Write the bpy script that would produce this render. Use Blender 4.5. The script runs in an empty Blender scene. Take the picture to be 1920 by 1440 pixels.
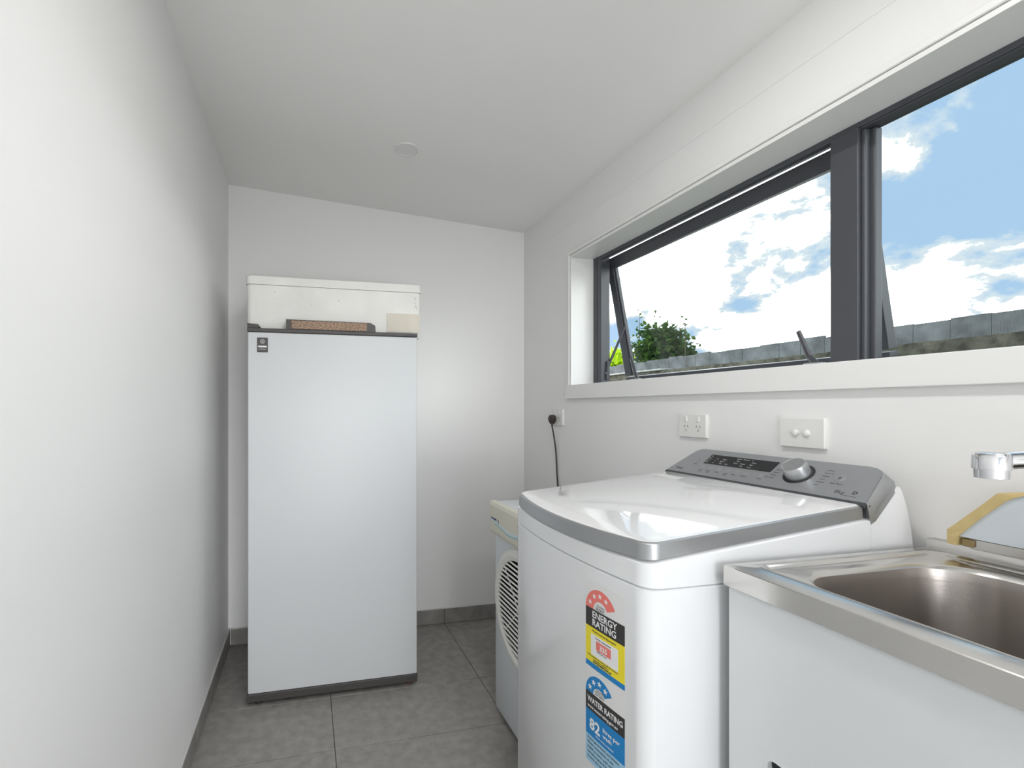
import bpy, bmesh, math, random
from mathutils import Vector, Matrix
random.seed(7)
C = bpy.context.scene.collection
S = bpy.context.scene
PI = math.pi

# ------------------------------------------------------------------ camera
H = 1.2
cam_d = bpy.data.cameras.new('camera'); cam = bpy.data.objects.new('camera', cam_d); C.objects.link(cam)
cam_d.sensor_width = 36.0; cam_d.lens = 900 / 1920 * 36
cam_d.shift_x = (960 - 782) / 1920; cam_d.shift_y = (765 - 720) / 1920
cam_d.clip_start = 0.02; cam_d.clip_end = 500
cam.location = (0, 0, H); cam.rotation_euler = (PI / 2, 0, -math.atan((782 - 575) / 900))
S.camera = cam

# ------------------------------------------------------------------ sky, sun, exposure
S.view_settings.view_transform = 'Standard'; S.view_settings.look = 'None'
S.view_settings.gamma = 1.0; S.view_settings.use_curve_mapping = False
S.view_settings.exposure = 0.15
W = bpy.data.worlds.new('sky'); S.world = W; W.use_nodes = True
nt = W.node_tree; nt.nodes.clear()
def N(t, ty, **k):
    n = t.nodes.new(ty)
    for a, b in k.items(): setattr(n, a, b)
    return n
out = N(nt, 'ShaderNodeOutputWorld'); bg = N(nt, 'ShaderNodeBackground'); bg.inputs[1].default_value = 0.97
tc = N(nt, 'ShaderNodeTexCoord'); sp = N(nt, 'ShaderNodeSeparateXYZ'); nt.links.new(tc.outputs['Generated'], sp.inputs[0])
za = N(nt, 'ShaderNodeMath', operation='MAXIMUM'); nt.links.new(sp.outputs[2], za.inputs[0]); za.inputs[1].default_value = 0.0
zb = N(nt, 'ShaderNodeMath', operation='ADD'); nt.links.new(za.outputs[0], zb.inputs[0]); zb.inputs[1].default_value = 0.42
dx = N(nt, 'ShaderNodeMath', operation='DIVIDE'); nt.links.new(sp.outputs[0], dx.inputs[0]); nt.links.new(zb.outputs[0], dx.inputs[1])
dy = N(nt, 'ShaderNodeMath', operation='DIVIDE'); nt.links.new(sp.outputs[1], dy.inputs[0]); nt.links.new(zb.outputs[0], dy.inputs[1])
cb = N(nt, 'ShaderNodeCombineXYZ'); nt.links.new(dx.outputs[0], cb.inputs[0]); nt.links.new(dy.outputs[0], cb.inputs[1])
CLOUD_OFF = (-5.57, 4.17, 1.18)
mp = N(nt, 'ShaderNodeMapping'); mp.inputs['Location'].default_value = CLOUD_OFF; nt.links.new(cb.outputs[0], mp.inputs[0])
no = N(nt, 'ShaderNodeTexNoise'); no.inputs['Scale'].default_value = 2.1; no.inputs['Detail'].default_value = 12; no.inputs['Roughness'].default_value = 0.6
no.inputs['Distortion'].default_value = 0.15
nt.links.new(mp.outputs[0], no.inputs['Vector'])
# more cloud towards the horizon, all the way round
hz = N(nt, 'ShaderNodeMapRange'); nt.links.new(za.outputs[0], hz.inputs[0])
hz.inputs[1].default_value = 0.05; hz.inputs[2].default_value = 0.5; hz.inputs[3].default_value = 0.075; hz.inputs[4].default_value = -0.04
ad = N(nt, 'ShaderNodeMath', operation='ADD'); nt.links.new(no.outputs[0], ad.inputs[0]); nt.links.new(hz.outputs[0], ad.inputs[1])
cr = N(nt, 'ShaderNodeValToRGB'); nt.links.new(ad.outputs[0], cr.inputs[0])
e = cr.color_ramp.elements
e[0].position = 0.485; e[0].color = (0.44, 0.64, 0.89, 1)
e[1].position = 0.525; e[1].color = (0.80, 0.86, 0.92, 1)
e2 = cr.color_ramp.elements.new(0.56); e2.color = (0.92, 0.92, 0.92, 1)
gm = N(nt, 'ShaderNodeMapRange'); nt.links.new(sp.outputs[2], gm.inputs[0])
gm.inputs[1].default_value = -0.02; gm.inputs[2].default_value = 0.0
mx = N(nt, 'ShaderNodeMixRGB'); mx.inputs[1].default_value = (0.18, 0.2, 0.16, 1)
nt.links.new(gm.outputs[0], mx.inputs[0])
# sunlit cloud tops are far brighter than the blue between them
cl_ = N(nt, 'ShaderNodeMapRange'); nt.links.new(ad.outputs[0], cl_.inputs[0])
cl_.inputs[1].default_value = 0.525; cl_.inputs[2].default_value = 0.62; cl_.inputs[3].default_value = 1.0; cl_.inputs[4].default_value = 9.0
cm = N(nt, 'ShaderNodeVectorMath', operation='SCALE'); nt.links.new(cr.outputs[0], cm.inputs[0]); nt.links.new(cl_.outputs[0], cm.inputs['Scale'])
nt.links.new(cm.outputs[0], mx.inputs[2])
nt.links.new(mx.outputs[0], bg.inputs[0]); nt.links.new(bg.outputs[0], out.inputs[0])

sun_d = bpy.data.lights.new('sun', 'SUN'); sun_d.energy = 3.5; sun_d.angle = 0.01; sun_d.color = (1, .95, .86)
sun = bpy.data.objects.new('sun', sun_d); C.objects.link(sun)
sun.rotation_euler = Vector((0.12, -1.0, -1.25)).to_track_quat('-Z', 'Y').to_euler()

def area(name, loc, target, sx, sy, power, col=(1, 1, 1)):
    d = bpy.data.lights.new(name, 'AREA'); d.shape = 'RECTANGLE'; d.size = sx; d.size_y = sy; d.energy = power; d.color = col
    o = bpy.data.objects.new(name, d); C.objects.link(o); o.location = loc
    o.rotation_euler = (Vector(target) - Vector(loc)).to_track_quat('-Z', 'Y').to_euler(); return o
CEILING_FILL_POWER = 5.6
# added fill light behind the camera, past the doorway, aimed up at the ceiling
area('rear_fill_light', (0.42, -2.45, .85), (0.30, -.9, 2.1), 1.3, 1.5, 33, (0.95, 0.975, 1.0))

# ------------------------------------------------------------------ materials
def mat(name, col, rough=.5, metal=0, spec=.5, coat=0, noise=None, bump=None, trans=None, emit=None):
    """noise = (scale, amount, detail) varies the base colour; bump = (scale, strength, stretch)"""
    m = bpy.data.materials.new(name); m.use_nodes = True; t = m.node_tree
    b = t.nodes['Principled BSDF']
    b.inputs['Base Color'].default_value = (*col, 1); b.inputs['Roughness'].default_value = rough
    b.inputs['Metallic'].default_value = metal; b.inputs['Specular IOR Level'].default_value = spec
    b.inputs['Coat Weight'].default_value = coat; b.inputs['Coat Roughness'].default_value = .05
    tcn = N(t, 'ShaderNodeTexCoord')
    if noise:
        n = N(t, 'ShaderNodeTexNoise'); n.inputs['Scale'].default_value = noise[0]; n.inputs['Detail'].default_value = noise[2] if len(noise) > 2 else 6
        t.links.new(tcn.outputs['Object'], n.inputs['Vector'])
        r = N(t, 'ShaderNodeMapRange'); t.links.new(n.outputs[0], r.inputs[0]); r.inputs[1].default_value = .3; r.inputs[2].default_value = .7
        r.inputs[3].default_value = 1 - noise[1]; r.inputs[4].default_value = 1 + noise[1]
        v = N(t, 'ShaderNodeVectorMath', operation='SCALE'); v.inputs[0].default_value = col; t.links.new(r.outputs[0], v.inputs['Scale'])
        t.links.new(v.outputs[0], b.inputs['Base Color'])
    if bump:
        mpn = N(t, 'ShaderNodeMapping'); mpn.inputs['Scale'].default_value = bump[2] if len(bump) > 2 else (1, 1, 1)
        t.links.new(tcn.outputs['Object'], mpn.inputs[0])
        n = N(t, 'ShaderNodeTexNoise'); n.inputs['Scale'].default_value = bump[0]; n.inputs['Detail'].default_value = 5
        t.links.new(mpn.outputs[0], n.inputs['Vector'])
        bp = N(t, 'ShaderNodeBump'); bp.inputs['Strength'].default_value = bump[1]; bp.inputs['Distance'].default_value = .002
        t.links.new(n.outputs[0], bp.inputs['Height']); t.links.new(bp.outputs[0], b.inputs['Normal'])
    return m

M = {}
M['wall'] = mat('white_wall_paint', (.86, .855, .845), .5, spec=.35, bump=(180, .05))
M['ceil'] = mat('ceiling_paint', (.89, .88, .865), .7, spec=.3, bump=(120, .05))
M['trimw'] = mat('white_gloss_trim', (.84, .835, .82), .35)
M['tile'] = mat('grey_concrete_tile', (.30, .285, .265), .42, noise=(26, .16, 13), bump=(60, .25))
M['grout'] = mat('dark_grout', (.13, .125, .12), .9)
M['skirt'] = mat('skirting_tile', (.26, .25, .235), .45, noise=(14, .2, 8), bump=(60, .2))
M['silicone'] = mat('white_silicone', (.62, .61, .6), .5)
M['frame'] = mat('dark_aluminium', (.072, .075, .086), .40, spec=.5)
M['fridge'] = mat('fridge_white_enamel', (.61, .625, .64), .42, noise=(1.3, .02), spec=.4)
M['fridge_side'] = mat('fridge_body_enamel', (.62, .63, .64), .3)
M['dkbrown'] = mat('dark_brown_plastic', (.055, .048, .047), .45)
M['wicker'] = None
M['black'] = mat('black_rubber_and_shade', (.02, .02, .02), .6)
M['rust'] = mat('rusty_foot', (.09, .04, .02), .8, noise=(60, .4))
M['foam'] = mat('polystyrene_foam', (.79, .78, .75), .8, noise=(7, .05), bump=(120, .5))
M['tape'] = mat('cream_paper_label', (.66, .61, .53), .6, noise=(9, .06))
M['foammark'] = mat('foam_mark_grey', (.56, .545, .52), .8)  # grey of the marks drawn for the foam's dents and scratches
M['washer'] = mat('washer_white_enamel', (.81, .82, .835), .2, coat=.3)
M['lid'] = mat('washer_lid_gloss', (.80, .80, .80), .045, coat=.6)
M['silver'] = mat('silver_plastic', (.40, .41, .42), .33, metal=.75, bump=(30, .08))
M['console'] = mat('silver_console', (.42, .43, .45), .34, metal=.7)
M['display'] = mat('dark_display', (.022, .022, .025), .18)
M['gapdk'] = mat('painted_gap_shade', (.05, .055, .06), .6)
M['inkdk'] = mat('dark_grey_ink', (.06, .06, .065), .6)
M['inklt'] = mat('pale_grey_ink', (.52, .52, .50), .6)
M['knob'] = mat('knob_brushed_silver', (.50, .51, .52), .28, metal=.8, bump=(40, .1))
M['seamgrey'] = mat('grey_seam', (.55, .55, .55), .6)
M['red'] = mat('sticker_coral', (.82, .20, .17), .45)
M['blackpr'] = mat('sticker_black', (.035, .033, .033), .45)
M['yellow'] = mat('sticker_yellow', (.86, .72, .03), .45)
M['blue'] = mat('sticker_blue', (.01, .22, .55), .45)
M['ltblue'] = mat('sticker_light_blue', (.33, .56, .74), .45)
M['paper'] = mat('sticker_clear_white', (.76, .76, .755), .3)
M['white'] = mat('sticker_white', (.82, .82, .82), .45)
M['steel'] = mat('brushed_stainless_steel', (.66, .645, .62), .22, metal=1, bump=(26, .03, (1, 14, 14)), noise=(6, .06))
M['steel_bowl'] = mat('dark_brushed_steel_bowl', (.40, .37, .345), .30, metal=1, bump=(26, .05, (1, 1, 14)), noise=(6, .05))  # darker than the rim steel; dark reflections are put into the bowl colour
M['chrome'] = mat('chrome', (.72, .72, .74), .06, metal=1)
M['cabinet'] = mat('cabinet_white', (.74, .76, .77), .3)
M['yellowed'] = mat('yellowed_plastic', (.62, .48, .22), .5, noise=(40, .06))
M['panelw'] = mat('blue_white_panel', (.62, .67, .71), .25)
M['brass'] = mat('brass_clip', (.32, .24, .12), .4, metal=.7)
M['dryer'] = mat('dryer_white_enamel', (.68, .71, .735), .28)
M['cream'] = mat('cream_plastic', (.69, .665, .57), .45)
M['bezel'] = mat('warm_white_plastic', (.74, .73, .70), .42)
M['ventdk'] = mat('painted_vent_shade', (.05, .042, .036), .8, noise=(30, .5))
M['teal'] = mat('teal_print', (.28, .52, .54), .5)
M['paleprint'] = mat('pale_blue_print', (.60, .69, .72), .5)
M['navy'] = mat('navy_print', (.06, .07, .22), .5)
M['outlet'] = mat('outlet_white', (.80, .79, .77), .3)
M['slot'] = mat('slot_dark', (.12, .115, .11), .7)
M['cord'] = mat('brown_black_cord', (.045, .033, .030), .5)
M['fence'] = mat('weathered_paling', (.165, .178, .186), .9, noise=(9, .5, 12), bump=(30, .6, (1, 6, 1)))
M['bank'] = mat('mossy_render', (.115, .11, .085), .95, noise=(26, .55, 12), bump=(60, 1.0))
M['ground'] = mat('ground_grass', (.09, .12, .05), .95, noise=(5, .4))
M['bark'] = mat('bark', (.12, .09, .06), .9, noise=(30, .4))
M['plank'] = mat('pale_timber_edge', (.42, .43, .42), .8, noise=(20, .2))
M['rim_light'] = mat('downlight_rim', (.78, .775, .76), .4)

def wicker():
    m = mat('woven_brown_inlay', (.17, .095, .06), .6); t = m.node_tree; b = t.nodes['Principled BSDF']
    tcn = N(t, 'ShaderNodeTexCoord'); mpn = N(t, 'ShaderNodeMapping'); mpn.inputs['Scale'].default_value = (150, 1, 420)
    t.links.new(tcn.outputs['Object'], mpn.inputs[0])
    n = N(t, 'ShaderNodeTexNoise'); n.inputs['Scale'].default_value = 1; n.inputs['Detail'].default_value = 3; t.links.new(mpn.outputs[0], n.inputs['Vector'])
    r = N(t, 'ShaderNodeValToRGB'); t.links.new(n.outputs[0], r.inputs[0])
    r.color_ramp.elements[0].position = .38; r.color_ramp.elements[0].color = (.10, .05, .03, 1)
    r.color_ramp.elements[1].position = .62; r.color_ramp.elements[1].color = (.46, .32, .22, 1)
    t.links.new(r.outputs[0], b.inputs['Base Color']); return m
M['wicker'] = wicker()
def glass():
    m = bpy.data.materials.new('window_glass'); m.use_nodes = True; t = m.node_tree; t.nodes.clear()
    o = N(t, 'ShaderNodeOutputMaterial'); mi = N(t, 'ShaderNodeMixShader'); tr = N(t, 'ShaderNodeBsdfTransparent'); gl = N(t, 'ShaderNodeBsdfGlossy')
    tr.inputs[0].default_value = (.93, .96, .95, 1); gl.inputs['Roughness'].default_value = .02
    fr = N(t, 'ShaderNodeFresnel'); fr.inputs[0].default_value = 1.45
    ge = N(t, 'ShaderNodeNewGeometry'); iv = N(t, 'ShaderNodeMath', operation='SUBTRACT'); iv.inputs[0].default_value = 1; t.links.new(ge.outputs['Backfacing'], iv.inputs[1])
    mu = N(t, 'ShaderNodeMath', operation='MULTIPLY'); t.links.new(fr.outputs[0], mu.inputs[0]); t.links.new(iv.outputs[0], mu.inputs[1])
    t.links.new(mu.outputs[0], mi.inputs[0]); t.links.new(tr.outputs[0], mi.inputs[1]); t.links.new(gl.outputs[0], mi.inputs[2]); t.links.new(mi.outputs[0], o.inputs[0])
    return m
M['glass'] = glass()
def leafmat(name, col):
    m = bpy.data.materials.new(name); m.use_nodes = True; t = m.node_tree; t.nodes.clear()
    o = N(t, 'ShaderNodeOutputMaterial'); mi = N(t, 'ShaderNodeMixShader'); mi.inputs[0].default_value = .5
    d = N(t, 'ShaderNodeBsdfDiffuse'); d.inputs[0].default_value = (*col, 1)
    tr = N(t, 'ShaderNodeBsdfTranslucent'); tr.inputs[0].default_value = (col[0] * 2.2, col[1] * 2.2, col[2], 1)
    t.links.new(d.outputs[0], mi.inputs[1]); t.links.new(tr.outputs[0], mi.inputs[2]); t.links.new(mi.outputs[0], o.inputs[0]); return m
M['leafbright'] = leafmat('bright_leaf', (.30, .42, .04))
M['leafdark'] = leafmat('dark_leaf', (.035, .065, .03))

# ------------------------------------------------------------------ helpers
def obj(name, bm, m, parent=None, smooth=False):
    me = bpy.data.meshes.new(name); bm.normal_update(); bm.to_mesh(me); bm.free()
    if not isinstance(m, (list, tuple)): m = [m]
    for x in m: me.materials.append(M[x])
    if smooth:
        for p in me.polygons: p.use_smooth = True
        try: me.set_sharp_from_angle(angle=math.radians(38))
        except Exception: pass
    o = bpy.data.objects.new(name, me); C.objects.link(o)
    if name in ('small_lettering', 'lettering', 'printed_ticks', 'display_lettering'): o['kind'] = 'stuff'   # print too fine to pick apart
    if parent is not None:
        o.parent = parent; o.matrix_parent_inverse = Matrix.Translation(-Vector(parent.location)) if parent.type == 'EMPTY' or True else Matrix()
    return o
def tag(o, label=None, cat=None, group=None, kind=None):
    if label: o['label'] = label
    if cat: o['category'] = cat
    if group: o['group'] = group
    if kind: o['kind'] = kind
    return o
def thing(name, label, cat, loc=(0, 0, 0), group=None):
    o = bpy.data.objects.new(name, None); C.objects.link(o); o.location = loc; o.empty_display_size = .05
    return tag(o, label, cat, group)
def box(bm, lo, hi, bev=0, seg=2, mi=0):
    r = bmesh.ops.create_cube(bm, size=1)['verts']
    for v in r:
        v.co = Vector([lo[i] + (v.co[i] + .5) * (hi[i] - lo[i]) for i in range(3)])
    fs = set(f for v in r for f in v.link_faces)
    for f in fs: f.material_index = mi
    if bev:
        es = list({ed for v in r for ed in v.link_edges})
        bmesh.ops.bevel(bm, geom=es, offset=bev, segments=seg, affect='EDGES', profile=.5)
    return r
def B(lo, hi, bev=0, seg=2):
    bm = bmesh.new(); box(bm, lo, hi, bev, seg); return bm
def loft(bm, rings, cap0=True, cap1=True, closed=True, mi=0):
    vs = [[bm.verts.new(p) for p in r] for r in rings]
    n = len(rings[0])
    for a, b in zip(vs, vs[1:]):
        for i in range(n if closed else n - 1):
            j = (i + 1) % n
            f = bm.faces.new((a[i], a[j], b[j], b[i])); f.material_index = mi
    if cap0: bm.faces.new(list(reversed(vs[0]))).material_index = mi
    if cap1: bm.faces.new(vs[-1]).material_index = mi
    return vs
def fixn(bm): bmesh.ops.recalc_face_normals(bm, faces=bm.faces[:])
def tube(bm, pts, r, n=10, cap=True):
    pts = [Vector(p) for p in pts]; rings = []
    rr = r if isinstance(r, (list, tuple)) else [r] * len(pts)
    up = None
    for i, p in enumerate(pts):
        t = (pts[min(i + 1, len(pts) - 1)] - pts[max(i - 1, 0)]).normalized()
        if up is None: up = t.orthogonal().normalized()
        up = (up - t * up.dot(t)).normalized(); s = t.cross(up)
        rings.append([p + (up * math.cos(a) + s * math.sin(a)) * rr[i] for a in [2 * PI * k / n for k in range(n)]])
    loft(bm, rings, cap, cap)
def cyl(bm, c, axis, r0, r1, h, n=32):
    c = Vector(c); ax = Vector(axis).normalized(); u = ax.orthogonal().normalized(); v = ax.cross(u)
    R = lambda r, z: [c + ax * z + (u * math.cos(a) + v * math.sin(a)) * r for a in [2 * PI * k / n for k in range(n)]]
    loft(bm, [R(r0, 0), R(r1, h)])
def lathe(bm, c, axis, prof, n=40, cap0=True, cap1=True):
    c = Vector(c); ax = Vector(axis).normalized(); u = ax.orthogonal().normalized(); v = ax.cross(u)
    loft(bm, [[c + ax * z + (u * math.cos(a) + v * math.sin(a)) * r for a in [2 * PI * k / n for k in range(n)]] for r, z in prof], cap0, cap1)
def rrect(x0, x1, y0, y1, r, n=6):
    pts = []
    for cx, cy, a0 in ((x1 - r, y1 - r, 0), (x0 + r, y1 - r, PI / 2), (x0 + r, y0 + r, PI), (x1 - r, y0 + r, 1.5 * PI)):
        for k in range(n + 1):
            a = a0 + PI / 2 * k / n; pts.append((cx + r * math.cos(a), cy + r * math.sin(a)))
    return pts
def extr(bm, poly, f0, f1, mi=0):
    """poly of (a,b) mapped through f0 and f1 to two rings"""
    loft(bm, [[f0(a, b) for a, b in poly], [f1(a, b) for a, b in poly]], mi=mi); fixn(bm)
def text_bm(s, size, fmap, align='LEFT', depth=.0003, bold=0.0):
    cu = bpy.data.curves.new('t', 'FONT'); cu.body = s; cu.size = size; cu.align_x = align; cu.extrude = depth / 2; cu.resolution_u = 2; cu.offset = bold
    o = bpy.data.objects.new('t', cu); C.objects.link(o)
    dg = bpy.context.evaluated_depsgraph_get(); dg.update()
    me = bpy.data.meshes.new_from_object(o.evaluated_get(dg))
    bm = bmesh.new(); bm.from_mesh(me)
    for v in bm.verts: v.co = fmap(v.co.x, v.co.y, v.co.z)
    bpy.data.objects.remove(o); bpy.data.curves.remove(cu); bpy.data.meshes.remove(me)
    return bm
def join(bms):
    b = bmesh.new()
    for x in bms:
        me = bpy.data.meshes.new('j'); x.to_mesh(me); x.free(); b.from_mesh(me); bpy.data.meshes.remove(me)
    return b
def struct(name, bm, m, parent=None, smooth=False):
    o = obj(name, bm, m, parent, smooth)
    if parent is None: o['kind'] = 'structure'
    return o

# ------------------------------------------------------------------ room shell
XL, XR, YB, YF = -.386, 1.232, 2.58, -2.2
ZL, ZR = 2.33, 2.216
zc = lambda x: ZL + (x - XL) * (ZR - ZL) / (XR - XL)
WY0, WY1, WZ0, WZ1 = -.12, 2.066, 1.309, 1.918     # window opening
XG = 1.35                                           # inner face of the window frame
# floor: bedding with individual tiles
fl = struct('floor', B((XL - .12, YF - .12, -.06), (XR + .12, YB + .12, -.004)), 'grout')
xs = [XL, .097, .749, XR]; ys = [YF, -1.293, -.693, -.093, .507, 1.107, 1.707, 2.019, YB]
g = .0012
for i in range(3):
    for j in range(8):
        t = obj('tile', B((xs[i] + g, ys[j] + g, -.012), (xs[i + 1] - g, ys[j + 1] - g, 0), .0012, 1), 'tile', fl)
        t.data.materials[0] = M['tile']
# walls
struct('wall_left', B((XL - .1, YF, 0), (XL, YB + .1, 2.5)), 'wall')
struct('wall_back', B((XL, YB, 0), (XR, YB + .1, 2.5)), 'wall')
bm = bmesh.new()
box(bm, (XR, YF, 0), (1.42, YB + .1, WZ0 - .004)); box(bm, (XR, YF, WZ1 + .004), (1.42, YB + .1, 2.5))
box(bm, (XR, YF, WZ0 - .004), (1.42, WY0 - .004, WZ1 + .004)); box(bm, (XR, WY1 + .004, WZ0 - .004), (1.42, YB + .1, WZ1 + .004))
struct('wall_right', bm, 'wall')
bm = bmesh.new()
box(bm, (XL, YF - .1, 0), (-.25, YF, 2.5)); box(bm, (1.1, YF - .1, 0), (XR, YF, 2.5)); box(bm, (-.25, YF - .1, 2.12), (1.1, YF, 2.5))
struct('wall_front', bm, 'wall')
# ceiling
bm = bmesh.new()
x0, x1 = XL - .1, XR + .19
loft(bm, [[(x0, YF - .1, zc(x0)), (x1, YF - .1, zc(x1)), (x1, YF - .1, 2.6), (x0, YF - .1, 2.6)],
          [(x0, YB + .1, zc(x0)), (x1, YB + .1, zc(x1)), (x1, YB + .1, 2.6), (x0, YB + .1, 2.6)]]); fixn(bm)
struct('ceiling', bm, 'ceil')
# skirting tiles
def skirt(name, pieces, line):
    root = struct(name, line, 'silicone')
    for lo, hi in pieces: obj('tile', B(lo, hi, .0012, 1), 'skirt', root)
SH = .082
jx = [XL + .012, .097, .749, XR - .001]
skirt('baseboard_back', [((jx[i] + .001, YB - .010, .002), (jx[i + 1] - .001, YB - .0005, SH)) for i in range(3)],
      B((XL, YB - .0085, SH - .001), (XR, YB, SH + .004), .002))
jy = [YF + .01, -1.293, -.693, -.093, .507, 1.107, 1.56, 1.80, 2.09, YB - .010]
skirt('baseboard_left', [((XL + .0005, jy[i] + .001, .002), (XL + .010, jy[i + 1] - .001, SH)) for i in range(9)],
      B((XL, YF, SH - .001), (XL + .0085, YB - .01, SH + .004), .002))
skirt('baseboard_right', [((XR - .010, jy[i] + .001, .002), (XR - .0005, jy[i + 1] - .001, SH)) for i in range(9)],
      B((XR - .0085, YF, SH - .001), (XR, YB - .01, SH + .004), .002))

# window reveal, bead and apron
rv = bmesh.new()
box(rv, (XR - .004, WY0 - .012, WZ1), (XG + .03, WY1 + .010, WZ1 + .012), .001)
box(rv, (XR - .004, WY1, WZ0), (XG + .03, WY1 + .012, WZ1), .001)
box(rv, (XR - .004, WY0 - .012, WZ0), (XG + .03, WY0, WZ1), .001)
struct('trim_1', rv, 'trimw')
bm = join([B((XR - .016, WY0 - .04, 1.244), (XR - .0005, 2.099, WZ0), .002), B((XR - .0005, WY0 - .012, WZ0 - .012), (XG + .03, WY1 + .012, WZ0 - .0004))])
struct('trim_2', bm, 'trimw')      # apron and sill board
bm = bmesh.new(); box(bm, (XR - .009, WY0 - .04, WZ1 + .014), (XR, WY1 + .026, WZ1 + .030), .002); box(bm, (XR - .009, WY1 + .013, WZ0), (XR, WY1 + .026, WZ1 + .014), .002)
struct('trim_3', bm, 'trimw')      # thin raised bead round the opening
bm = B((XR - .0012, YF, 2.075), (XR, YB, 2.078)); struct('trim_4', bm, 'wall')

# window: fixed light at the near end, open awning sash at the far end
win = struct('window_1', B((XG, WY1 - .060, WZ0), (XG + .045, WY1, WZ1)), 'frame')
MY0, MY1 = .925, .990
obj('frame_head', join([B((XG, WY0, WZ1 - .014), (XG + .022, MY1, WZ1), .001), B((XG + .004, WY0, WZ1 - .019), (XG + .045, MY0, WZ1 - .013), .001),
                        B((XG, MY1, WZ1 - .016), (XG + .020, WY1 - .06, WZ1), .001)]), 'frame', win)
obj('frame_sill', join([B((XG, WY0, WZ0 + .0005), (XG + .02, WY1 - .06, WZ0 + .008), .001), B((XG + .02, WY0, WZ0 + .0005), (XG + .045, MY0, WZ0 + .011), .001)]), 'frame', win)
obj('frame_jamb', B((XG, WY0, WZ0), (XG + .045, WY0 + .05, WZ1), .001), 'frame', win)
obj('mullion', join([B((XG - .004, MY0, WZ0 + .001), (XG + .045, MY1, WZ1 - .015), .0015), B((XG + .006, MY0 - .010, WZ0 + .008), (XG + .045, MY0, WZ1 - .02), .003, 3),
                     B((XG + .022, MY0 - .022, WZ0 + .008), (XG + .045, MY0 - .008, WZ1 - .02), .004, 3)]), 'frame', win)
obj('jamb_rebate', join([B((XG - .003, WY1 - .028, WZ0 + .001), (XG + .001, WY1 - .001, WZ1 - .001), .001), B((XG - .002, WY1 - .058, WZ0 + .001), (XG + .001, WY1 - .034, WZ1 - .001), .001)]), 'frame', win)
obj('pane', B((XG + .028, WY0 + .04, WZ0 + .008), (XG + .033, MY0 - .005, WZ1 - .02)), 'glass', win)
# sash
ang = math.radians(11.0)
hx, hz_ = 1.401, 1.909; SL = .584
def sm(y, s, d):   # y along wall, s distance down from hinge, d outward thickness
    return Vector((hx + s * math.sin(ang) + d * math.cos(ang), y, hz_ - s * math.cos(ang) + d * math.sin(ang)))
def sbox(y0, y1, s0, s1, d0, d1, bev=.002):
    b = B((y0, s0, d0), (y1, s1, d1), bev)
    for v in b.verts: v.co = sm(*v.co)
    fixn(b); return b
sy0, sy1 = .962, 2.046
sash = obj('awning_sash', join([sbox(sy0, sy1, 0, .050, 0, .030), sbox(sy0, sy1, SL - .013, SL, 0, .030),
      sbox(sy0, sy0 + .040, .050, SL - .020, 0, .030), sbox(sy1 - .042, sy1, .050, SL - .020, 0, .030), sbox(sy1 - .052, sy1 - .042, .050, SL - .020, .006, .018)]), 'frame', win)
obj('pane', sbox(sy0 + .03, sy1 - .03, .04, SL - .012, .013, .017, 0), 'glass', sash)
for y in (1.118, 1.862):
    hb = bmesh.new(); tube(hb, [(1.385, y - .06, 1.322), (1.40, y - .035, 1.345), (1.405, y, 1.424)], [.010, .009, .007], 8)
    for v in hb.verts: v.co.x = 1.395 + (v.co.x - 1.395) * .6
    h = obj('handle', hb, 'frame', win)
    box_ = B((1.372, y - .085, 1.318), (1.392, y - .035, 1.326), .002); obj('latch_plate', box_, 'seamgrey', h)
for y in (MY1 + .008, WY1 - .066):
    st = bmesh.new()
    p0, p1 = Vector((1.385, y, 1.40)), sm(y, .33, .01)
    tube(st, [p0, p0.lerp(p1, .5), p1], .006, 8); tube(st, [(1.378, y, 1.335), (1.382, y, 1.42)], .007, 8)
    s_ = obj('stay_arm', st, 'frame', win)
    sc_ = bmesh.new(); cyl(sc_, (1.372, y, 1.365), (-1, 0, 0), .004, .003, .004, 12); obj('screw', sc_, 'chrome', s_)

# downlight in the ceiling
def downlight(x, y, label):
    z = zc(x); n = Vector(((ZR - ZL) / (XR - XL), 0, -1)).normalized()
    t = thing('downlight', label, 'ceiling light', (x, y, z), 'recessed downlights')
    b = bmesh.new(); lathe(b, (x, y, z), n, [(.052, -.004), (.052, .001), (.050, .004), (.044, .0045), (.0425, .002), (.0425, -.004)]); obj('rim', b, 'rim_light', t, True)
    b = bmesh.new(); lathe(b, (x, y, z), n, [(.042, -.003), (.042, .0022), (.030, .0026), (.001, .0028)]); obj('diffuser', b, 'rim_light', t, True)
    return t
downlight(.405, 1.953, 'small round white downlight flush in the sloping ceiling')
for x_, y_ in ((.50, .80), (.50, -.55)):      # added fill lamps overhead, out of view, to brighten the room
    z_ = zc(x_)
    d_ = bpy.data.lights.new('ceiling_fill_lamp', 'AREA'); d_.shape = 'DISK'; d_.size = .14; d_.energy = CEILING_FILL_POWER; d_.color = (1, .985, .97)
    o_ = bpy.data.objects.new('ceiling_fill_lamp', d_); C.objects.link(o_); o_.location = (x_, y_, z_ - .012)

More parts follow.
